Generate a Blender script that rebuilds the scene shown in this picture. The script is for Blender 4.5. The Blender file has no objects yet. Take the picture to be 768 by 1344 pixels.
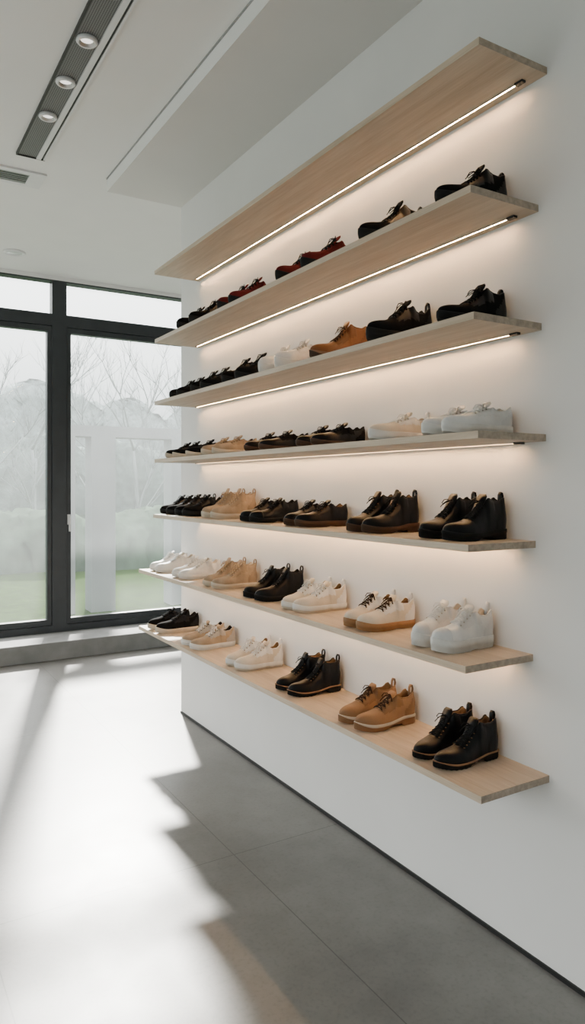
import bpy, math, random
from mathutils import Vector, Matrix
random.seed(7)
scene = bpy.context.scene

# ------------------------------------------------------------------ materials
def new_mat(name):
    m = bpy.data.materials.new(name); m.use_nodes = True
    nt = m.node_tree
    return m, nt, nt.nodes['Principled BSDF']

def mat_simple(name, col, rough=0.5, metal=0.0, noise=0.08, scale=30, bump=0.0, bscale=None, spec=0.5):
    m, nt, p = new_mat(name)
    tc = nt.nodes.new('ShaderNodeTexCoord')
    n = nt.nodes.new('ShaderNodeTexNoise'); n.inputs['Scale'].default_value = scale
    n.inputs['Detail'].default_value = 4
    nt.links.new(tc.outputs['Object'], n.inputs['Vector'])
    r = nt.nodes.new('ShaderNodeValToRGB')
    a = [max(0, c*(1-noise)) for c in col]; b = [min(1, c*(1+noise)) for c in col]
    r.color_ramp.elements[0].position = .3; r.color_ramp.elements[1].position = .7
    r.color_ramp.elements[0].color = (*a, 1); r.color_ramp.elements[1].color = (*b, 1)
    nt.links.new(n.outputs['Fac'], r.inputs['Fac'])
    nt.links.new(r.outputs['Color'], p.inputs['Base Color'])
    p.inputs['Roughness'].default_value = rough
    p.inputs['Metallic'].default_value = metal
    p.inputs['Specular IOR Level'].default_value = spec
    if bump > 0:
        n2 = nt.nodes.new('ShaderNodeTexNoise'); n2.inputs['Scale'].default_value = bscale or scale*8
        n2.inputs['Detail'].default_value = 3
        nt.links.new(tc.outputs['Object'], n2.inputs['Vector'])
        bp = nt.nodes.new('ShaderNodeBump'); bp.inputs['Strength'].default_value = bump
        bp.inputs['Distance'].default_value = 0.002
        nt.links.new(n2.outputs['Fac'], bp.inputs['Height'])
        nt.links.new(bp.outputs['Normal'], p.inputs['Normal'])
    return m

def mat_emit(name, col, s):
    m, nt, p = new_mat(name)
    p.inputs['Base Color'].default_value = (*col, 1)
    p.inputs['Emission Color'].default_value = (*col, 1)
    p.inputs['Emission Strength'].default_value = s
    return m

def mat_wood():
    m, nt, p = new_mat('pale_oak')
    tc = nt.nodes.new('ShaderNodeTexCoord')
    mp = nt.nodes.new('ShaderNodeMapping'); mp.inputs['Scale'].default_value = (16, 1.0, 16)
    nt.links.new(tc.outputs['Object'], mp.inputs['Vector'])
    n = nt.nodes.new('ShaderNodeTexNoise'); n.inputs['Scale'].default_value = 1.6
    n.inputs['Detail'].default_value = 8; n.inputs['Roughness'].default_value = .62
    n.inputs['Distortion'].default_value = .6
    nt.links.new(mp.outputs['Vector'], n.inputs['Vector'])
    mp2 = nt.nodes.new('ShaderNodeMapping'); mp2.inputs['Scale'].default_value = (160, 5, 160)
    nt.links.new(tc.outputs['Object'], mp2.inputs['Vector'])
    n2 = nt.nodes.new('ShaderNodeTexNoise'); n2.inputs['Scale'].default_value = 2
    n2.inputs['Detail'].default_value = 3
    nt.links.new(mp2.outputs['Vector'], n2.inputs['Vector'])
    r = nt.nodes.new('ShaderNodeValToRGB')
    r.color_ramp.elements[0].position = .34; r.color_ramp.elements[1].position = .68
    r.color_ramp.elements[0].color = (.42, .325, .23, 1); r.color_ramp.elements[1].color = (.62, .51, .39, 1)
    mx = nt.nodes.new('ShaderNodeMath'); mx.operation = 'MULTIPLY_ADD'
    mx.inputs[1].default_value = .3; 
    nt.links.new(n2.outputs['Fac'], mx.inputs[0])
    s = nt.nodes.new('ShaderNodeMath'); s.operation = 'MULTIPLY'; s.inputs[1].default_value = .7
    nt.links.new(n.outputs['Fac'], s.inputs[0]); nt.links.new(s.outputs[0], mx.inputs[2])
    nt.links.new(mx.outputs[0], r.inputs['Fac'])
    nt.links.new(r.outputs['Color'], p.inputs['Base Color'])
    p.inputs['Roughness'].default_value = .5
    bp = nt.nodes.new('ShaderNodeBump'); bp.inputs['Strength'].default_value = .12; bp.inputs['Distance'].default_value = .001
    nt.links.new(n2.outputs['Fac'], bp.inputs['Height']); nt.links.new(bp.outputs['Normal'], p.inputs['Normal'])
    return m

def mat_floor():
    m, nt, p = new_mat('polished_concrete_tiles')
    L = nt.links.new
    tc = nt.nodes.new('ShaderNodeTexCoord')
    n = nt.nodes.new('ShaderNodeTexNoise'); n.inputs['Scale'].default_value = 1.3; n.inputs['Detail'].default_value = 10
    n.inputs['Roughness'].default_value = .66
    L(tc.outputs['Object'], n.inputs['Vector'])
    r = nt.nodes.new('ShaderNodeValToRGB')
    r.color_ramp.elements[0].position = .36; r.color_ramp.elements[1].position = .66
    r.color_ramp.elements[0].color = (.145, .138, .128, 1); r.color_ramp.elements[1].color = (.235, .226, .212, 1)
    L(n.outputs['Fac'], r.inputs['Fac'])
    v = nt.nodes.new('ShaderNodeTexNoise'); v.inputs['Scale'].default_value = 70; v.inputs['Detail'].default_value = 6
    L(tc.outputs['Object'], v.inputs['Vector'])
    r2 = nt.nodes.new('ShaderNodeValToRGB')
    r2.color_ramp.elements[0].position = .30; r2.color_ramp.elements[0].color = (.72, .72, .72, 1)
    r2.color_ramp.elements[1].position = .5; r2.color_ramp.elements[1].color = (1, 1, 1, 1)
    L(v.outputs['Fac'], r2.inputs['Fac'])
    mul = nt.nodes.new('ShaderNodeMixRGB'); mul.blend_type = 'MULTIPLY'; mul.inputs[0].default_value = .45
    L(r.outputs['Color'], mul.inputs[1]); L(r2.outputs['Color'], mul.inputs[2])
    sep = nt.nodes.new('ShaderNodeSeparateXYZ'); L(tc.outputs['Object'], sep.inputs[0])
    def joint(out, off, per):
        a = nt.nodes.new('ShaderNodeMath'); a.operation = 'ADD'; a.inputs[1].default_value = -off + per*50
        L(out, a.inputs[0])
        b = nt.nodes.new('ShaderNodeMath'); b.operation = 'MODULO'; b.inputs[1].default_value = per
        L(a.outputs[0], b.inputs[0])
        c = nt.nodes.new('ShaderNodeMath'); c.operation = 'LESS_THAN'; c.inputs[1].default_value = .004
        L(b.outputs[0], c.inputs[0])
        return c.outputs[0]
    jx = joint(sep.outputs['X'], -.503, .9); jy = joint(sep.outputs['Y'], 2.52, 1.82)
    mxx = nt.nodes.new('ShaderNodeMath'); mxx.operation = 'MAXIMUM'; L(jx, mxx.inputs[0]); L(jy, mxx.inputs[1])
    mj = nt.nodes.new('ShaderNodeMixRGB'); mj.inputs[2].default_value = (.05, .048, .045, 1)
    jf = nt.nodes.new('ShaderNodeMath'); jf.operation = 'MULTIPLY'; jf.inputs[1].default_value = .6
    L(mxx.outputs[0], jf.inputs[0])
    L(jf.outputs[0], mj.inputs[0]); L(mul.outputs[0], mj.inputs[1])
    L(mj.outputs[0], p.inputs['Base Color'])
    rr = nt.nodes.new('ShaderNodeMapRange'); rr.inputs['To Min'].default_value = .24; rr.inputs['To Max'].default_value = .46
    L(n.outputs['Fac'], rr.inputs['Value']); L(rr.outputs[0], p.inputs['Roughness'])
    bp = nt.nodes.new('ShaderNodeBump'); bp.inputs['Strength'].default_value = .2; bp.inputs['Distance'].default_value = .003
    inv = nt.nodes.new('ShaderNodeMath'); inv.operation = 'MULTIPLY_ADD'; inv.inputs[1].default_value = -1.0
    sv = nt.nodes.new('ShaderNodeMath'); sv.operation = 'MULTIPLY'; sv.inputs[1].default_value = .12
    L(v.outputs['Fac'], sv.inputs[0])
    L(mxx.outputs[0], inv.inputs[0]); L(sv.outputs[0], inv.inputs[2])
    L(inv.outputs[0], bp.inputs['Height']); L(bp.outputs['Normal'], p.inputs['Normal'])
    return m

def mat_glass():
    m = bpy.data.materials.new('misted_window_glass'); m.use_nodes = True
    nt = m.node_tree; nt.nodes.clear(); L = nt.links.new
    out = nt.nodes.new('ShaderNodeOutputMaterial')
    tr = nt.nodes.new('ShaderNodeBsdfTransparent'); tr.inputs[0].default_value = (.95, .97, .965, 1)
    gl = nt.nodes.new('ShaderNodeBsdfGlossy'); gl.inputs['Roughness'].default_value = .03
    fr = nt.nodes.new('ShaderNodeFresnel'); fr.inputs[0].default_value = 1.3
    m1 = nt.nodes.new('ShaderNodeMixShader'); L(fr.outputs[0], m1.inputs[0]); L(tr.outputs[0], m1.inputs[1]); L(gl.outputs[0], m1.inputs[2])
    tl = nt.nodes.new('ShaderNodeBsdfTranslucent'); tl.inputs[0].default_value = (.88, .92, .94, 1)
    tc = nt.nodes.new('ShaderNodeTexCoord')
    n = nt.nodes.new('ShaderNodeTexNoise'); n.inputs['Scale'].default_value = 1.3; n.inputs['Detail'].default_value = 5
    L(tc.outputs['Object'], n.inputs['Vector'])
    mr = nt.nodes.new('ShaderNodeMapRange'); mr.inputs['To Min'].default_value = .02; mr.inputs['To Max'].default_value = .15
    L(n.outputs['Fac'], mr.inputs['Value'])
    m2 = nt.nodes.new('ShaderNodeMixShader'); L(mr.outputs[0], m2.inputs[0]); L(m1.outputs[0], m2.inputs[1]); L(tl.outputs[0], m2.inputs[2])
    L(m2.outputs[0], out.inputs['Surface'])
    return m

M_WALL = mat_simple('white_plaster', (.80, .79, .775), .75, noise=.02, scale=3, bump=.06, bscale=120)
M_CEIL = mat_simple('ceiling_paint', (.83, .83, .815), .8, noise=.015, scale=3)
M_SOFF_SHADE = mat_simple('soffit_underside_shade', (.70, .69, .67), .8, noise=.015, scale=3)  # underside shade put into a darker tone of the ceiling colour
M_WOOD = mat_wood()
M_EDGE = mat_simple('shelf_edge_ply', (.42, .345, .265), .6, noise=.2, scale=60)
M_FLOOR = mat_floor()
M_GLASS = mat_glass()
M_FRAME = mat_simple('anthracite_frame', (.028, .033, .038), .42, noise=.1, scale=10)
M_CONC = mat_simple('concrete_kerb', (.22, .22, .215), .7, noise=.2, scale=6, bump=.3, bscale=80)
M_LED = mat_emit('warm_led', (1, .58, .27), 150)
M_ALU = mat_simple('aluminium', (.5, .5, .5), .35, .9, noise=.05)
M_BLACK = mat_simple('black_plastic', (.012, .012, .012), .5)
M_SHADE_STRIP = mat_simple('shade_strip_grey', (.32, .32, .32), .8)  # grey standing in for a shadow line
M_WHITEM = mat_simple('white_metal', (.75, .75, .75), .35, noise=.02)
M_LENS = mat_emit('downlight_lens', (1, .95, .88), 1.5)
M_GRASS = mat_simple('grass', (.030, .062, .012), 1, noise=.35, scale=8, bump=.6, bscale=60, spec=.05)
M_PATH = mat_simple('gravel_path', (.06, .058, .055), 1, noise=.25, scale=30, bump=.5, spec=.1)
M_PORTAL = mat_simple('white_render', (.30, .33, .335), .8, noise=.05, scale=5)

# ------------------------------------------------------------------ mesh builder
class MB:
    def __init__(s): s.v=[]; s.f=[]; s.m=[]; s.mats=[]; s.sm=[]
    def mi(s, mat):
        if mat not in s.mats: s.mats.append(mat)
        return s.mats.index(mat)
    def face(s, idx, mat, smooth=False):
        s.f.append(tuple(idx)); s.m.append(s.mi(mat)); s.sm.append(smooth)
    def box(s, x0,x1,y0,y1,z0,z1, mat, skip=()):
        b=len(s.v)
        s.v += [(x0,y0,z0),(x1,y0,z0),(x1,y1,z0),(x0,y1,z0),(x0,y0,z1),(x1,y0,z1),(x1,y1,z1),(x0,y1,z1)]
        fs={'-z':(0,3,2,1),'+z':(4,5,6,7),'-y':(0,1,5,4),'+x':(1,2,6,5),'+y':(2,3,7,6),'-x':(3,0,4,7)}
        for k,q in fs.items():
            if k in skip: continue
            mm = mat[k] if isinstance(mat,dict) and k in mat else (mat['*'] if isinstance(mat,dict) else mat)
            s.face([b+i for i in q], mm)
    def grid(s, rows, mat, smooth=True, closed=False, flip=False):
        b=len(s.v); n=len(rows[0])
        for r in rows: s.v += [tuple(p) for p in r]
        for i in range(len(rows)-1):
            for j in range(n if closed else n-1):
                j2=(j+1)%n
                q=[b+i*n+j, b+i*n+j2, b+(i+1)*n+j2, b+(i+1)*n+j]
                if flip: q.reverse()
                s.face(q, mat(i,j) if callable(mat) else mat, smooth)
        return b
    def cyl(s, c, r, h, mat, seg=24, axis='z', r2=None):
        r2 = r if r2 is None else r2
        rows=[]
        for (rr,hh) in ((0,0),(r,0),(r2,h),(0,h)):
            row=[]
            for k in range(seg):
                a=2*math.pi*k/seg; p=[rr*math.cos(a), rr*math.sin(a), hh]
                if axis=='y': p=[p[0],p[2],p[1]]
                row.append((c[0]+p[0],c[1]+p[1],c[2]+p[2]))
            rows.append(row)
        s.grid(rows, mat, smooth=False, closed=True)
    def tube(s, pts, r, mat, seg=6):
        rows=[]; pts=[Vector(p) for p in pts]
        up=Vector((0,0,1))
        for i,p in enumerate(pts):
            t=(pts[min(i+1,len(pts)-1)]-pts[max(i-1,0)])
            if t.length<1e-9: t=Vector((1,0,0))
            t.normalize()
            a=t.cross(up)
            if a.length<.05: a=t.cross(Vector((1,0,0)))
            a.normalize(); b=a.cross(t)
            rr = r[i] if isinstance(r,(list,tuple)) else r
            rows.append([p+(a*math.cos(2*math.pi*k/seg)+b*math.sin(2*math.pi*k/seg))*rr for k in range(seg)])
        rows=[[pts[0]]*seg]+rows+[[pts[-1]]*seg]
        s.grid(rows, mat, smooth=True, closed=True)
    def ribbon(s, pts, wdir, w, th, mat):
        rows=[]; pts=[Vector(p) for p in pts]; wd=Vector(wdir).normalized()
        for i,p in enumerate(pts):
            t=(pts[min(i+1,len(pts)-1)]-pts[max(i-1,0)]).normalized()
            nrm=t.cross(wd).normalized()
            ww = w[i] if isinstance(w,(list,tuple)) else w
            rows.append([p+wd*ww+nrm*th*.3, p+wd*ww*.6+nrm*th, p-wd*ww*.6+nrm*th, p-wd*ww+nrm*th*.3,
                         p-wd*ww-nrm*th*.5, p+wd*ww-nrm*th*.5])
        c0=sum((Vector(q) for q in rows[0]),Vector())/6; c1=sum((Vector(q) for q in rows[-1]),Vector())/6
        rows=[[c0]*6]+rows+[[c1]*6]
        s.grid(rows, mat, smooth=True, closed=True)
    def mesh(s, name):
        me=bpy.data.meshes.new(name)
        me.from_pydata([tuple(v) for v in s.v],[],s.f)
        for mt in s.mats: me.materials.append(mt)
        me.polygons.foreach_set('material_index', s.m)
        me.polygons.foreach_set('use_smooth', s.sm)
        me.validate(); me.update()
        return me
    def obj(s, name, loc=(0,0,0)):
        o=bpy.data.objects.new(name, s.mesh(name)); scene.collection.objects.link(o); o.location=loc
        return o

def box_obj(name, x0,x1,y0,y1,z0,z1, mat, bevel=0):
    b=MB(); b.box(x0,x1,y0,y1,z0,z1,mat); o=b.obj(name)
    if bevel:
        md=o.modifiers.new('bevel','BEVEL'); md.width=bevel; md.segments=2
    return o

# ------------------------------------------------------------------ room
XL, XR, YB, YW, ZC = -5.0, 3.6, -2.6, 6.55, 3.30
WE = 4.27
box_obj('floor', XL-.2, XR+.2, YB-.2, YW+.1, -.12, 0, M_FLOOR)
box_obj('ceiling', XL-.2, XR+.2, YB-.2, YW+.1, ZC, ZC+.2, M_CEIL)
box_obj('wall_right', 0, .24, YB, WE, 0, ZC, M_WALL)
m=MB()
LA,LB=-.9,5.5  # unseen opening, added to let fill light into the room
m.box(XL-.2,XL,YB,LA,0,ZC,M_WALL); m.box(XL-.2,XL,LB,YW+.05,0,ZC,M_WALL)
m.box(XL-.2,XL,LA,LB,0,.15,M_WALL); m.box(XL-.2,XL,LA,LB,3.1,ZC,M_WALL)
m.obj('wall_left')
box_obj('wall_back', XL, XR, YB-.2, YB, 0, ZC, M_WALL)
box_obj('wall_side', XR, XR+.2, YB, YW+.05, 0, ZC, M_WALL)
b=MB(); b.box(-.478,0,YB,WE,3.22,ZC,{'*':M_CEIL,'-z':M_SOFF_SHADE}); b.obj('ceiling_soffit')
box_obj('soffit_shade_strip', -.483, -.478, YB, WE, ZC-.008, ZC-.0005, M_SHADE_STRIP)  # solid grey strip painted in for the shadow line at the soffit joint
box_obj('base_shade_strip', -.006, 0, YB, WE, 0, .014, M_BLACK)  # black strip standing in for the shadow gap at the wall base
box_obj('trim_kerb', XL, XR, 6.09, YW+.05, 0, .15, M_CONC, .006)
box_obj('trim_window_head', XL, XR, YW-.05, YW+.05, 3.265, ZC, M_CEIL)

def window(name,a,b,zt=3.265,ztr=2.86,handle=True,loc=(0,YW,0),rot=0):
    m=MB(); y0,y1=-.05,.05; hp=.0625; zb=.15
    m.box(a,a+hp,y0,y1,zb,zt,M_FRAME); m.box(b-hp,b,y0,y1,zb,zt,M_FRAME)
    m.box(a+hp,b-hp,y0,y1,zb,zb+.06,M_FRAME)
    m.box(a+hp,b-hp,y0,y1,ztr,ztr+.105,M_FRAME)
    m.box(a+hp,b-hp,y0,y1,zt-.012,zt,M_FRAME)
    c0,c1=a+hp+.004,b-hp-.004; s=.036; ya,yb=y0+.012,y1-.02
    m.box(c0,c0+s,ya,yb,zb+.064,ztr-.004,M_FRAME); m.box(c1-s,c1,ya,yb,zb+.064,ztr-.004,M_FRAME)
    m.box(c0+s,c1-s,ya,yb,zb+.064,zb+.114,M_FRAME); m.box(c0+s,c1-s,ya,yb,ztr-.05,ztr-.004,M_FRAME)
    m.box(c0+s,c1-s,-.004,.004,zb+.114,ztr-.05,M_GLASS,skip=('+y','-x','+x','-z','+z'))
    m.box(a+hp,b-hp,-.004,.004,ztr+.105,zt-.012,M_GLASS,skip=('+y','-x','+x','-z','+z'))
    if handle:
        hx=c0+.018
        m.box(hx-.013,hx+.013,ya-.008,ya,1.10,1.19,M_WHITEM)
        m.cyl((hx,ya-.03,1.17),.007,.03,M_WHITEM,12,'y')
        m.box(hx-.008,hx+.008,ya-.038,ya-.026,1.04,1.18,M_WHITEM)
    o=m.obj(name,loc); o.rotation_euler=(0,0,rot); return o
edges=[XL,-3.433,-1.833,-.233,1.367,2.967,XR]
for i in range(6): window('fill_window_%d'%(i+1),edges[i],edges[i+1])
for i in range(4):
    a=LA+(LB-LA)*i/4; b=LA+(LB-LA)*(i+1)/4
    window('fill_window_%d'%(i+7),a,b,zt=3.1,ztr=2.75,loc=(XL-.1,0,0),rot=math.pi/2)  # unseen side windows, added as fill light for the shelf wall

# ------------------------------------------------------------------ shelves
TH=.021
SH=[(2.701,1.436,3.99),(2.300,1.468,3.985),(1.939,1.456,3.99),(1.603,1.440,3.99),(1.281,1.478,4.01),(.934,1.488,4.262),(.585,1.428,4.262)]
for i,(zt,ya,yb) in enumerate(SH):
    m=MB()
    m.box(-.283,0,ya,yb,zt-TH,zt,{'*':M_WOOD,'-x':M_WOOD,'-y':M_EDGE})
    if i<6:
        zz=zt-TH
        x0,x1=-.0400,-.0355; a,b=ya+.085,yb-.05
        m.box(x0-.002,x0,a,b,zz-.004,zz,M_ALU); m.box(x1,x1+.002,a,b,zz-.004,zz,M_ALU)
        m.box(x0,x1,a,b,zz-.0035,zz-.0005,M_LED)
        m.box(x0-.006,x1+.006,a-.03,a,zz-.007,zz,M_BLACK); m.box(x0-.004,x1+.004,b,b+.01,zz-.006,zz,M_BLACK)
    o=m.obj('wall_shelf')

# ------------------------------------------------------------------ ceiling fixtures
m=MB()
def mat_perf():
    mm,nt,p=new_mat('perforated_grille'); L=nt.links.new
    tc=nt.nodes.new('ShaderNodeTexCoord'); v=nt.nodes.new('ShaderNodeTexVoronoi'); v.inputs['Scale'].default_value=110
    v.inputs['Randomness'].default_value=0
    L(tc.outputs['Object'],v.inputs['Vector'])
    r=nt.nodes.new('ShaderNodeValToRGB'); r.color_ramp.elements[0].position=.3; r.color_ramp.elements[1].position=.36
    r.color_ramp.elements[0].color=(.01,.01,.01,1); r.color_ramp.elements[1].color=(.18,.18,.18,1)
    L(v.outputs['Distance'],r.inputs['Fac']); L(r.outputs['Color'],p.inputs['Base Color'])
    p.inputs['Roughness'].default_value=.5
    return mm
M_PERF=mat_perf()
ya,yb=-.8,4.19; ZT=ZC-.0005; z0=ZC-.014
m.box(-1.012,-1.004,ya,yb,z0,ZT,M_BLACK)
m.box(-1.004,-.905,ya,yb,z0+.006,ZT,M_PERF)
m.box(-.905,-.880,ya,yb,z0-.002,ZT,M_WHITEM)
m.box(-.880,-.868,ya,yb,z0+.006,ZT,M_BLACK)
m.box(-.868,-.858,ya,yb,z0,ZT,M_WHITEM)
m.box(-1.012,-.858,yb,yb+.008,z0,ZT,M_BLACK)
for k in range(-8,3):
    yc=2.97+.355*k
    c=(-.954,yc,z0-.002)
    rows=[]
    for (r,z) in ((.042,.008),(.044,-.002),(.039,-.008),(.031,-.007),(.026,.006),(.0,.006)):
        rows.append([(c[0]+r*math.cos(2*math.pi*q/28),c[1]+r*math.sin(2*math.pi*q/28),c[2]+z) for q in range(28)])
    m.grid(rows,lambda i,j:M_LENS if i>=4 else (M_ALU if i==3 else M_WHITEM),closed=True)
m.obj('recessed_linear_light')

m=MB()
x0,x1,y0,y1=-1.27,-.80,4.40,4.62; z0=ZC-.012
m.box(x0,x1,y0,y0+.04,z0,ZT,M_WHITEM); m.box(x0,x1,y1-.04,y1,z0,ZT,M_WHITEM)
m.box(x0,x0+.04,y0+.04,y1-.04,z0,ZT,M_WHITEM); m.box(x1-.09,x1,y0+.04,y1-.04,z0,ZT,M_WHITEM)
m.box(x0+.04,x1-.09,y0+.04,y1-.04,ZC-.003,ZT,M_BLACK)
for k in range(5):
    yy=y0+.052+k*.027
    m.box(x0+.04,x1-.09,yy,yy+.006,z0+.002,ZC-.003,M_ALU)
m.obj('ceiling_air_vent')
m=MB()
rows=[]
for (r,z) in ((.085,-.0005),(.085,-.008),(.07,-.013),(.06,-.006),(0,-.006)):
    rows.append([(-.70+r*math.cos(2*math.pi*q/32),6.0+r*math.sin(2*math.pi*q/32),ZC+z) for q in range(32)])
m.grid(rows,lambda i,j:M_ALU if i>=3 else M_WHITEM,closed=True)
m.obj('recessed_ceiling_ring')  # small recessed ceiling light ring, modelled unlit

# ------------------------------------------------------------------ shoes
def hermite(pts):
    xs=[p[0] for p in pts]; ys=[p[1] for p in pts]; n=len(xs)
    d=[(ys[i+1]-ys[i])/(xs[i+1]-xs[i]) for i in range(n-1)]
    mm=[d[0]]+[0 if d[i-1]*d[i]<=0 else 2*d[i-1]*d[i]/(d[i-1]+d[i]) for i in range(1,n-1)]+[d[-1]]
    def f(x):
        if x<=xs[0]: return ys[0]
        if x>=xs[-1]: return ys[-1]
        for i in range(n-1):
            if x<=xs[i+1]: break
        h=xs[i+1]-xs[i]; t=(x-xs[i])/h
        return ((2*t**3-3*t*t+1)*ys[i]+(t**3-2*t*t+t)*h*mm[i]+(-2*t**3+3*t*t)*ys[i+1]+(t**3-t*t)*h*mm[i+1])
    return f
def sstep(a,b,x):
    t=min(1,max(0,(x-a)/(b-a))); return t*t*(3-2*t)

W_BASE=hermite([(0,.030),(.1,.0315),(.25,.0305),(.42,.0300),(.56,.0335),(.68,.0375),(.78,.037),(.86,.0345),(1,.030)])
def halfw(t,toe=.71):
    w=W_BASE(t)
    if t<.11: w*=max(0,1-((.11-t)/.11)**2)**.5
    if t>toe: w*=max(0,1-((t-toe)/(1-toe))**2.0)**.57
    return w
PROFILE={
 'boot':[(0,.085),(.05,.096),(.15,.086),(.27,.088),(.35,.099),(.42,.089),(.52,.066),(.62,.048),(.72,.038),(.83,.033),(1,.029)],
 'derby':[(0,.058),(.05,.067),(.16,.054),(.27,.055),(.36,.068),(.43,.068),(.53,.056),(.63,.043),(.73,.035),(.83,.031),(1,.027)],
 'sneaker':[(0,.061),(.05,.072),(.16,.055),(.27,.054),(.36,.070),(.43,.071),(.53,.057),(.64,.042),(.74,.033),(.84,.029),(1,.025)],
 'low':[(0,.048),(.05,.056),(.16,.043),(.27,.041),(.36,.051),(.43,.053),(.53,.046),(.64,.037),(.74,.032),(.84,.028),(1,.024)],
}
def shoe_mesh(name, style, up, panel, lining, mid, out, lace, sole_h=.028, out_h=.010, heel_block=False, lug=False, loop=False, toecap=False, L=.242, bow=True, mirror=1, ws=1.0, patch=True):
    m=MB(); H=hermite(PROFILE[style]); M=16
    rimk = .70 if style=='boot' else .76
    toe0=.71
    TC=.80
    hw=lambda t: halfw(t,toe0)*ws
    def zoff(t):
        z=.010*max(0,(t-.74)/.26)**2
        if heel_block: z+=.009*(1-sstep(.22,.52,t))
        return z
    def cy(t): return mirror*(.0045*math.sin(math.pi*min(1,t*1.1))-.007*max(0,t-.55)/.45)
    def top(t):
        h=H(t)
        if t>.80: h*=max(0,1-((t-.80)/.20)**2.2)**.5
        return h
    def xshift(t,z):
        if t<.14:
            k=1-t/.14; return -.004*k*math.sin(math.pi*min(1,z/.06))+ .07*k*max(0,z-.045)
        return 0
    def closed_pt(t,a,off=0):
        w=hw(t); h=top(t)
        p=.74+.45*(1-sstep(.42,.78,t)); q=.87
        ca=max(0,math.cos(a)) if abs(a-math.pi/2)>1e-6 else 0; sa=max(0,math.sin(a))
        y=w*ca**p; z=h*sa**q
        if off:
            vy,vz=y/max(w,1e-4),max(.05,z/max(h,1e-4)); l=math.hypot(vy,vz); y+=off*vy/l; z+=off*vz/l
        return y,z
    def facing(t,u):
        if t<.26 or t>.655: return False
        lo=.30+ .9*abs(t-.46)**1.1
        if t>.60: lo+= (t-.60)*7
        return lo<u<.86
    def counter(t,u):
        return t<.24 and u< .75-2.2*t
    def half(t):
        w=hw(t); h=top(t); o=sstep(.022,.034,t)*(1-sstep(.355,.41,t))
        wr=w*(1-(1-rimk)*sstep(0,.12,t))
        pts=[]
        for j in range(M+1):
            a=j/M*math.pi/2; u=j/M
            d=0
            if toecap and t>TC: d+=.0012
            if patch and counter(t,u): d+=.0013
            if patch and facing(t,u): d+=.0015
            if .39<t<.655 and u>.88: d-=.0022
            cyy,cz=closed_pt(t,a,d)
            if o>0:
                if j<=11:
                    v=j/11; oy=w*(1+.06*math.sin(math.pi*v))-(w-wr)*v**1.8+d*(.3+.7*(1-v)); oz=h*v
                else:
                    tb=[(wr-.0020,h+.0024),(wr-.0058,h+.0006),(wr-.0088,h-.010),(wr*.62,.014),(0,.012)][j-12]
                    oy,oz=tb
                    if j<16: oy=max(oy,.0008)
                oy=max(0,oy)
                cyy=cyy*(1-o)+oy*o; cz=cz*(1-o)+oz*o
            pts.append((cyy,cz))
        return pts,o
    ts=[.11*(1-math.cos(k/9*math.pi/2)) for k in range(9)]
    ts+=[.018,.024,.030,.036,.11,.13,.15,.17,.19,.21,.23,.25,.258,.264,.29,.32,.34,.355,.365,.375,.385,.395,.405,.415,.44,.47,.50,.53,.56,.58,.60,.615,.63,.64,.65,.66,.68,.70,.72,.74,.76,.78,.797,.803,.82]
    ts+=[.83+.17*math.sin(k/13*math.pi/2) for k in range(14)]
    ts=sorted(set(round(t,5) for t in ts))
    rows=[]; info=[]
    z0=sole_h-.002
    for t in ts:
        pts,o=half(t); row=[]
        full=[(-y,z) for y,z in pts]+[(y,z) for y,z in reversed(pts[:-1])]
        for (y,z) in full:
            row.append((t*L+xshift(t,z), y+cy(t), z0+z+zoff(t)))
        rows.append(row); info.append((t,o))
    def fm(i,j):
        t,o=info[i]; t2,o2=info[i+1]
        jj=j if j<M else 2*M-1-j
        u=(jj+.5)/M
        if max(o,o2)>.2 and jj>=12 and t>.018: return lining
        if .39<t<.655 and u>.87: return up
        if toecap and t>TC-.002: return panel
        if patch and (counter(t,u) or facing(t,u)): return panel
        return up
    m.grid(rows,fm,smooth=True)
    for sgn in (-1,1):
        pp=[]
        for t in [.035,.05,.08,.11,.15,.2,.25,.3,.34,.365]:
            pts,o=half(t); y,z=pts[12]
            pp.append((t*L+xshift(t,z),sgn*y+cy(t),z0+z+zoff(t)-.0005))
        m.tube(pp,.0022,panel,6)
    N=40
    tt=[.5-.5*math.cos(math.pi*k/N) for k in range(N+1)]
    ring=[(t,1) for t in tt]+[(t,-1) for t in reversed(tt[1:-1])]
    def zb(t):
        z=.008*max(0,(t-.78)/.22)**2
        if heel_block: z+=.009*sstep(.285,.30,t)*(1-sstep(.46,.62,t))
        else: z+=.0025*sstep(.3,.38,t)*(1-sstep(.42,.5,t))
        return z
    def srow(off,zf,k=0):
        r=[]
        for idx,(t,sg) in enumerate(ring):
            oo=off
            if lug and k==1 and (idx%2): oo-=.003
            w=hw(t)*(1+oo/.040)
            r.append((-oo+t*(L+2*oo), sg*w+cy(t), zf(t)))
        return r
    topz=lambda t: sole_h+zoff(t)
    hh=out_h
    lo=lambda t:(max(zb(t)+.003, zb(t)+ (hh+ (zoff(t) if heel_block else 0)) - (.009*sstep(.285,.30,t)*(1-sstep(.46,.62,t)) if heel_block else 0)))
    R=[srow(.001,lambda t:zb(t),1), srow(.0030,lambda t:zb(t)+.0025,1), srow(.0033,lo), srow(.0044,lambda t:lo(t)+.0004),
       srow(.0048,lambda t:lo(t)+(topz(t)-lo(t))*.5), srow(.0044,lambda t:topz(t)-.0015), srow(.0034,topz), srow(-.004,topz)]
    m.grid(R,lambda i,j: out if i<2 else mid,smooth=True,closed=True)
    b=len(m.v); m.v+=[p for p in R[0]]; n=len(ring)
    for k in range(N):
        q=[b+k,b+(n-k)%n,b+n-k-1,b+k+1]; q2=[]
        for x in q:
            if x not in q2: q2.append(x)
        if len(q2)>=3: m.face(q2,out)
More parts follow.
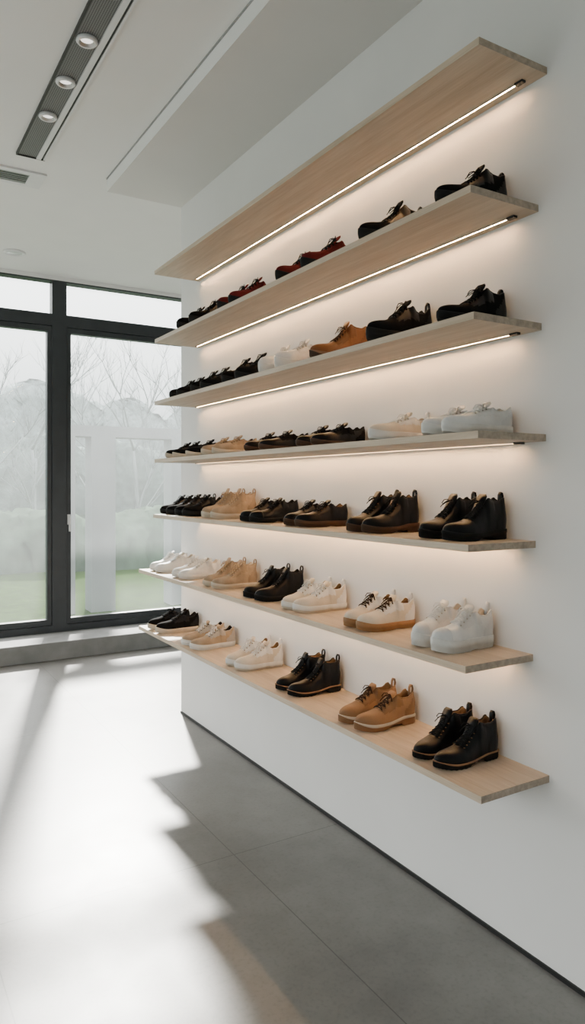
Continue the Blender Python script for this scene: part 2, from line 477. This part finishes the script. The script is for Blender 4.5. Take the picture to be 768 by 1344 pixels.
    ty=cy(.42)
    ext=.024 if style=='boot' else .018
    hT=top(.40)
    P=[(.52*L,ty,z0+top(.52)-.003),(.47*L,ty,z0+top(.47)-.002),(.43*L,ty,z0+top(.43)+.001),(.40*L,ty,z0+hT+.006),(.375*L,ty,z0+hT+ext*.7),(.36*L,ty,z0+hT+ext)]
    P=[(p[0],p[1],p[2]+zoff(.42)) for p in P]
    m.ribbon(P,(0,1,0),[.012,.015,.018,.020,.019,.013],.0025,up)
    ne=5 if style=='boot' else 4
    te=[.44+(.63-.44)*k/(ne-1) for k in range(ne)]
    A=math.radians(60)
    def sp(t,a,off=.003):
        sg=-1
        if a>math.pi/2: a2=math.pi-a; sg=1
        else: a2=a
        y,z=closed_pt(t,a2,off); return (t*L,sg*y+cy(t),z0+z+zoff(t))
    for k in range(ne):
        m.tube([sp(te[k],A+(math.pi-2*A)*q/6,.0034) for q in range(7)],.0019,lace,5)
        if k<ne-1:
            for (s0,s1) in ((A,math.pi-A),(math.pi-A,A)):
                m.tube([sp(te[k]+(te[k+1]-te[k])*q/6,s0+(s1-s0)*q/6,.0048 if s0<s1 else .0038) for q in range(7)],.0018,lace,5)
        for a in (A-.06,math.pi-A+.06):
            p=Vector(sp(te[k],a,.0022)); m.tube([p+Vector((0,0,-.001)),p+Vector((0,0,.0012))],.0026,lining,6)
    if bow:
        c=Vector(sp(.43,math.pi/2,.005))
        for sg in (-1,1):
            lp=[c]+[c+Vector(v) for v in ((.004,sg*.008,.007),(.010,sg*.019,.006),(.013,sg*.026,-.004),(.010,sg*.025,-.010),(.004,sg*.015,-.002),(.001,sg*.003,.001))]
            m.tube(lp,.0016,lace,5)
            m.tube([c,c+Vector((.008,sg*.007,.003)),c+Vector((.018,sg*.014,-.006)),c+Vector((.026,sg*.020,-.018))],.0015,lace,5)
        m.tube([c+Vector((-.002,-.004,.001)),c+Vector((0,0,.004)),c+Vector((.002,.004,.001))],.003,lace,6)
    if loop:
        hz=z0+H(.02)+zoff(0)
        P=[(.002,0,hz-.022),(-.001,0,hz-.004),(-.003,0,hz+.012),(.000,0,hz+.023),(.006,0,hz+.025),(.011,0,hz+.017),(.012,0,hz+.004),(.0115,0,hz-.008)]
        m.ribbon(P,(0,1,0),.0060,.0018,panel)
    return m.mesh(name)

def leather(n,c,r=.42,b=.25,spec=.5): return mat_simple(n,c,r,noise=.10,scale=18,bump=b,bscale=420,spec=spec)
def suede(n,c): return mat_simple(n,c,.9,noise=.16,scale=25,bump=.4,bscale=700,spec=.10)
C=dict(
 black=leather('black_leather',(.0038,.0040,.0048),.33,spec=.19), blackp=leather('black_leather_panel',(.0030,.0032,.0038),.28,spec=.19),
 bsuede=suede('black_suede',(.0045,.0048,.0055)), char=suede('charcoal_canvas',(.014,.014,.016)),
 white=leather('white_leather',(.74,.735,.72),.45), whitep=leather('white_leather_panel',(.68,.675,.665),.45),
 cream=leather('cream_leather',(.64,.57,.47),.5),
 beige=suede('beige_suede',(.36,.28,.20)), beigep=suede('beige_panel',(.30,.23,.16)),
 tan=leather('tan_nubuck',(.26,.145,.075),.6,spec=.3), tanp=leather('tan_panel',(.20,.11,.055),.6,spec=.3),
 brown=leather('chestnut_leather',(.20,.078,.027),.45,spec=.3), brownp=leather('chestnut_panel',(.15,.058,.02),.45,spec=.3),
 red=suede('burgundy_suede',(.105,.015,.016)), redp=suede('burgundy_panel',(.07,.011,.012)),
 gold=leather('bronze_leather',(.06,.043,.028),.3),
 grey=leather('grey_leather',(.42,.40,.37),.5), greyp=leather('grey_panel',(.36,.34,.31),.5),
 lind=suede('dark_lining',(.010,.009,.009)), lint=suede('tan_lining',(.14,.085,.048)), linl=suede('light_lining',(.46,.42,.36)),
 sblack=mat_simple('black_rubber',(.007,.007,.007),.6,bump=.2,spec=.2), swhite=mat_simple('white_rubber',(.70,.69,.66),.55,bump=.1),
 scream=mat_simple('cream_rubber',(.54,.47,.37),.55,bump=.1), sgum=mat_simple('gum_rubber',(.30,.155,.065),.5,bump=.1),
 stan=mat_simple('tan_welt',(.24,.12,.055),.5,bump=.1), sbrown=mat_simple('brown_rubber',(.055,.03,.017),.6,bump=.1,spec=.25),
 lblack=suede('black_lace',(.010,.010,.010)), lwhite=suede('white_lace',(.70,.69,.66)), ltan=suede('tan_lace',(.40,.29,.18)),
 lbrown=suede('brown_lace',(.040,.024,.015)),
)
c=C
K={
 'black_ankle_boot': dict(style='boot',up=c['black'],panel=c['blackp'],lining=c['lind'],mid=c['sblack'],out=c['sblack'],lace=c['lblack'],sole_h=.024,out_h=.012,heel_block=True,lug=True,loop=True),
 'black_high_top_trainer': dict(style='boot',up=c['bsuede'],panel=c['black'],lining=c['lind'],mid=c['sblack'],out=c['sblack'],lace=c['lblack'],sole_h=.024,out_h=.008,loop=True),
 'black_welted_boot': dict(style='boot',up=c['black'],panel=c['blackp'],lining=c['lint'],mid=c['stan'],out=c['sblack'],lace=c['lblack'],sole_h=.018,out_h=.013,heel_block=True,lug=True,loop=True),
 'black_brown_sole_boot': dict(style='boot',up=c['black'],panel=c['blackp'],lining=c['lint'],mid=c['sbrown'],out=c['sbrown'],lace=c['lblack'],sole_h=.022,out_h=.010,heel_block=True,loop=True),
 'tan_lace_up_shoe': dict(style='derby',up=c['tan'],panel=c['tanp'],lining=c['lint'],mid=c['scream'],out=c['stan'],lace=c['lbrown'],sole_h=.022,out_h=.013,heel_block=True,loop=True),
 'chestnut_desert_boot': dict(style='boot',up=c['brown'],panel=c['brownp'],lining=c['lint'],mid=c['stan'],out=c['sbrown'],lace=c['lbrown'],sole_h=.020,out_h=.010,heel_block=True),
 'beige_suede_boot': dict(style='boot',up=c['beige'],panel=c['beigep'],lining=c['linl'],mid=c['scream'],out=c['scream'],lace=c['ltan'],sole_h=.024,out_h=.010,loop=True),
 'beige_trainer': dict(style='sneaker',up=c['beige'],panel=c['greyp'],lining=c['lind'],mid=c['swhite'],out=c['swhite'],lace=c['lwhite'],sole_h=.026,out_h=.008),
 'white_trainer': dict(style='sneaker',up=c['white'],panel=c['whitep'],lining=c['linl'],mid=c['swhite'],out=c['swhite'],lace=c['lwhite'],sole_h=.026,out_h=.008),
 'white_chunky_trainer': dict(style='derby',up=c['white'],panel=c['whitep'],lining=c['linl'],mid=c['swhite'],out=c['swhite'],lace=c['lwhite'],sole_h=.034,out_h=.014,lug=True,loop=True,toecap=True),
 'cream_trainer': dict(style='sneaker',up=c['cream'],panel=c['white'],lining=c['lint'],mid=c['swhite'],out=c['scream'],lace=c['lwhite'],sole_h=.026,out_h=.008,loop=True),
 'cream_gum_sole_trainer': dict(style='derby',up=c['cream'],panel=c['whitep'],lining=c['lint'],mid=c['sgum'],out=c['sgum'],lace=c['lbrown'],sole_h=.026,out_h=.010,loop=True),
 'black_derby_shoe': dict(style='derby',up=c['black'],panel=c['blackp'],lining=c['lind'],mid=c['sblack'],out=c['sblack'],lace=c['lblack'],sole_h=.020,out_h=.009,heel_block=True,toecap=True),
 'black_brown_sole_derby': dict(style='derby',up=c['black'],panel=c['blackp'],lining=c['lint'],mid=c['sbrown'],out=c['sbrown'],lace=c['lblack'],sole_h=.024,out_h=.009),
 'black_white_sole_trainer': dict(style='low',up=c['bsuede'],panel=c['char'],lining=c['lind'],mid=c['scream'],out=c['scream'],lace=c['lblack'],sole_h=.020,out_h=.005),
 'black_trainer': dict(style='sneaker',up=c['bsuede'],panel=c['black'],lining=c['lind'],mid=c['sblack'],out=c['sblack'],lace=c['lblack'],sole_h=.026,out_h=.008,loop=True),
 'black_low_shoe': dict(style='low',up=c['black'],panel=c['bsuede'],lining=c['lind'],mid=c['sbrown'],out=c['sbrown'],lace=c['lblack'],sole_h=.018,out_h=.006),
 'burgundy_suede_shoe': dict(style='sneaker',up=c['red'],panel=c['redp'],lining=c['lind'],mid=c['sblack'],out=c['sblack'],lace=c['lblack'],sole_h=.022,out_h=.008),
 'bronze_patterned_trainer': dict(style='boot',up=c['bsuede'],panel=c['gold'],lining=c['lint'],mid=c['sblack'],out=c['sblack'],lace=c['lblack'],sole_h=.024,out_h=.008,loop=True),
 'beige_low_shoe': dict(style='low',up=c['beige'],panel=c['beigep'],lining=c['lind'],mid=c['scream'],out=c['scream'],lace=c['ltan'],sole_h=.022,out_h=.006),
 'cream_low_trainer': dict(style='low',up=c['cream'],panel=c['whitep'],lining=c['linl'],mid=c['swhite'],out=c['swhite'],lace=c['lwhite'],sole_h=.028,out_h=.006,loop=True),
 'white_low_trainer': dict(style='low',up=c['white'],panel=c['whitep'],lining=c['linl'],mid=c['swhite'],out=c['swhite'],lace=c['lwhite'],sole_h=.028,out_h=.008),
}
cache={}
def get(kind,mir):
    if (kind,mir) not in cache: cache[(kind,mir)]=shoe_mesh(kind,mirror=mir,**K[kind])
    return cache[(kind,mir)]
ROWS={
 1:[('black_high_top_trainer',1.595,None,1.10,1.0),('bronze_patterned_trainer',1.98,None,1.10,1.15),('burgundy_suede_shoe',2.37,.215,1.08,1.38),
    ('burgundy_suede_shoe',3.02,.13,1.06,1.35),('black_trainer',3.50,.17,1.06,1.3)],
 2:[('black_high_top_trainer',1.60,None,1.11,.95),('black_trainer',1.94,None,1.10,1.4),('chestnut_desert_boot',2.31,None,1.06,1.15),
    ('white_low_trainer',2.61,.15,1.0,1.45),('black_trainer',2.99,.15,1.0,1.25),('black_trainer',3.38,.13,1.0,1.15),('black_trainer',3.69,.13,1.0,1.05)],
 3:[('white_low_trainer',1.575,.098,1.09,1.05),('cream_low_trainer',1.94,None,1.08,1.05),('black_low_shoe',2.33,.13,1.0,1.1),
    ('black_low_shoe',2.75,.15,1.0,1.1),('beige_low_shoe',3.24,.14,1.0,1.1),('black_white_sole_trainer',3.57,None,1.0,1.1),('black_white_sole_trainer',3.76,.12,1.0,1.1)],
 4:[('black_ankle_boot',1.60,.115,1.0,1.0),('black_brown_sole_boot',2.01,.10,1.0,1.05),('black_brown_sole_derby',2.45,.11,1.0,1.0),
    ('black_derby_shoe',2.84,.11,1.0,1.05),('beige_suede_boot',3.25,.12,1.0,1.1),('black_trainer',3.62,.11,1.0,1.05),('black_trainer',3.86,.10,1.0,1.0)],
 5:[('white_chunky_trainer',1.655,.105,.99,1.15),('cream_gum_sole_trainer',2.03,.10,1.0,1.08),('cream_trainer',2.46,.10,1.0,1.05),
    ('black_ankle_boot',2.79,.12,1.0,1.0),('beige_suede_boot',3.24,.12,1.0,1.0),('white_trainer',3.67,.11,1.0,1.0),('white_trainer',4.02,.12,1.0,1.0)],
 6:[('black_welted_boot',1.635,.10,1.03,1.0),('tan_lace_up_shoe',2.03,.10,1.05,1.12),('black_welted_boot',2.50,.11,1.0,1.05),
    ('cream_trainer',2.98,.11,1.0,1.1),('beige_trainer',3.49,.12,1.05,1.05),('black_white_sole_trainer',3.97,.14,1.08,1.35)],
}
for si,lst in ROWS.items():
    z=SH[si][0]
    for (kind,y,gap,sc,hs) in lst:
        ys=[(y,1)] if gap is None else [(y,1),(y+gap,-1)]
        for (yy,mir) in ys:
            o=bpy.data.objects.new(kind,get(kind,mir)); scene.collection.objects.link(o)
            o.location=(-.014+random.uniform(-.002,.0),yy,z+.0004)
            o.rotation_euler=(0,0,math.radians(180+random.uniform(-2.2,2.2)))
            o.scale=(sc,min(sc,1.03),hs)

# ------------------------------------------------------------------ outside
box_obj('garden_lawn',-60,60,YW+.1,80,-.3,-.06,M_GRASS)
box_obj('garden_path',-12,14,7.0,8.15,-.06,-.045,M_PATH)
m=MB()
m.box(.61,.90,8.5,8.78,-.06,2.03,M_PORTAL); m.box(1.62,1.80,8.5,8.78,-.06,2.03,M_PORTAL); m.box(.30,1.95,8.5,8.78,2.03,2.16,M_PORTAL)
m.box(.30,.42,8.5,8.78,-.06,2.03,M_PORTAL)
m.obj('garden_portal_frame')

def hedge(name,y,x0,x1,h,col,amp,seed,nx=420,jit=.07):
    mat=mat_simple(name+'_hazed_leaf',col,1,noise=.22,scale=3.5,spec=.0)  # fog is put into the leaf colour, paler on farther rows
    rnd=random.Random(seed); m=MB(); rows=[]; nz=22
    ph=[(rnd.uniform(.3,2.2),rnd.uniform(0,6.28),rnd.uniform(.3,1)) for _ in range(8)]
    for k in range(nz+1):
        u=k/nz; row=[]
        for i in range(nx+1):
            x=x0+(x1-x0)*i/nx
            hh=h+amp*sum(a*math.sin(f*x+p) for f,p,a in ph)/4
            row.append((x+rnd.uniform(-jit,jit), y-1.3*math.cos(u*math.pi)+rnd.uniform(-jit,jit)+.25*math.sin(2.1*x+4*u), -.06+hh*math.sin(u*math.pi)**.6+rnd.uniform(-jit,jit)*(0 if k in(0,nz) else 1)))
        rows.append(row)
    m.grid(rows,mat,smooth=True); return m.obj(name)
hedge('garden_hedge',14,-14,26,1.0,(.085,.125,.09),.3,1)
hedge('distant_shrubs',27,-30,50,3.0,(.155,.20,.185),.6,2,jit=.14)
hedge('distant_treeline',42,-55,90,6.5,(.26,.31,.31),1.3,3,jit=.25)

def tree(m,base,h,mat,seed,dep0=4):
    rnd=random.Random(seed)
    def br(p,d,l,r,dep):
        pts=[p]; q=p.copy(); dd=d.copy()
        for k in range(4):
            dd=(dd+Vector((rnd.uniform(-.16,.16),rnd.uniform(-.16,.16),rnd.uniform(-.03,.12)))).normalized()
            q=q+dd*l/4; q.z=max(q.z,.15); pts.append(q.copy())
        m.tube(pts,[r*(1-.12*k) for k in range(5)],mat,4)
        if dep>0:
            for k in range(rnd.choice((4,5))):
                bp=pts[rnd.choice((1,2,3,4,4))]
                nd=(dd+Vector((rnd.uniform(-.9,.9),rnd.uniform(-.9,.9),rnd.uniform(0,.6)))).normalized()
                br(bp,nd,l*rnd.uniform(.5,.72),r*.5,dep-1)
    br(Vector(base),Vector((0,0,1)),h*.42,h*.013,dep0)
m=MB(); MT=[mat_simple('haze_tint_bark_%d'%i,cc,1,spec=0) for i,cc in enumerate([(.22,.255,.255),(.27,.31,.315),(.32,.36,.37)])]  # distance mist put into the bark colours, palest on the back trees
rnd=random.Random(4)
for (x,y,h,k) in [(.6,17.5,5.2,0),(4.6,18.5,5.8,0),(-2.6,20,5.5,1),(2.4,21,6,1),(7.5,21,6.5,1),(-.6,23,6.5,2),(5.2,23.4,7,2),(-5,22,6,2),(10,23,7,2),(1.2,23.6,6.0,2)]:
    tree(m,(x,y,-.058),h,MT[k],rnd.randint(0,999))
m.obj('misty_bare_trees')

# ------------------------------------------------------------------ light
w=bpy.data.worlds.new('misty_sky'); scene.world=w; w.use_nodes=True
nt=w.node_tree; bg=nt.nodes['Background']; L=nt.links.new
tc=nt.nodes.new('ShaderNodeTexCoord'); sp=nt.nodes.new('ShaderNodeSeparateXYZ'); L(tc.outputs['Generated'],sp.inputs[0])
r=nt.nodes.new('ShaderNodeValToRGB'); e=r.color_ramp.elements
e[0].position=0; e[0].color=(.22,.25,.25,1)
e[1].position=.5; e[1].color=(1,.985,.965,1)
k=e.new(.10); k.color=(.42,.45,.45,1)
k=e.new(.24); k.color=(.86,.88,.87,1)
L(sp.outputs['Z'],r.inputs['Fac']); L(r.outputs['Color'],bg.inputs['Color']); bg.inputs['Strength'].default_value=5.3

sd=bpy.data.lights.new('sun','SUN'); sd.energy=20; sd.angle=math.radians(3.4); sd.color=(1,.955,.89)
so=bpy.data.objects.new('sun',sd); scene.collection.objects.link(so)
so.rotation_euler=Vector((-.31,-1,-.68)).to_track_quat('-Z','Y').to_euler(); so.location=(3,12,8)

# ------------------------------------------------------------------ camera
cd=bpy.data.cameras.new('camera'); co=bpy.data.objects.new('camera',cd); scene.collection.objects.link(co)
co.location=(-1.764,0,1.45); co.rotation_euler=(math.radians(90),0,math.radians(-31.28))
cd.sensor_fit='VERTICAL'; cd.sensor_height=36; cd.lens=940/1344*36; cd.shift_y=-35/1344
cd.clip_start=.02; cd.clip_end=300
scene.camera=co
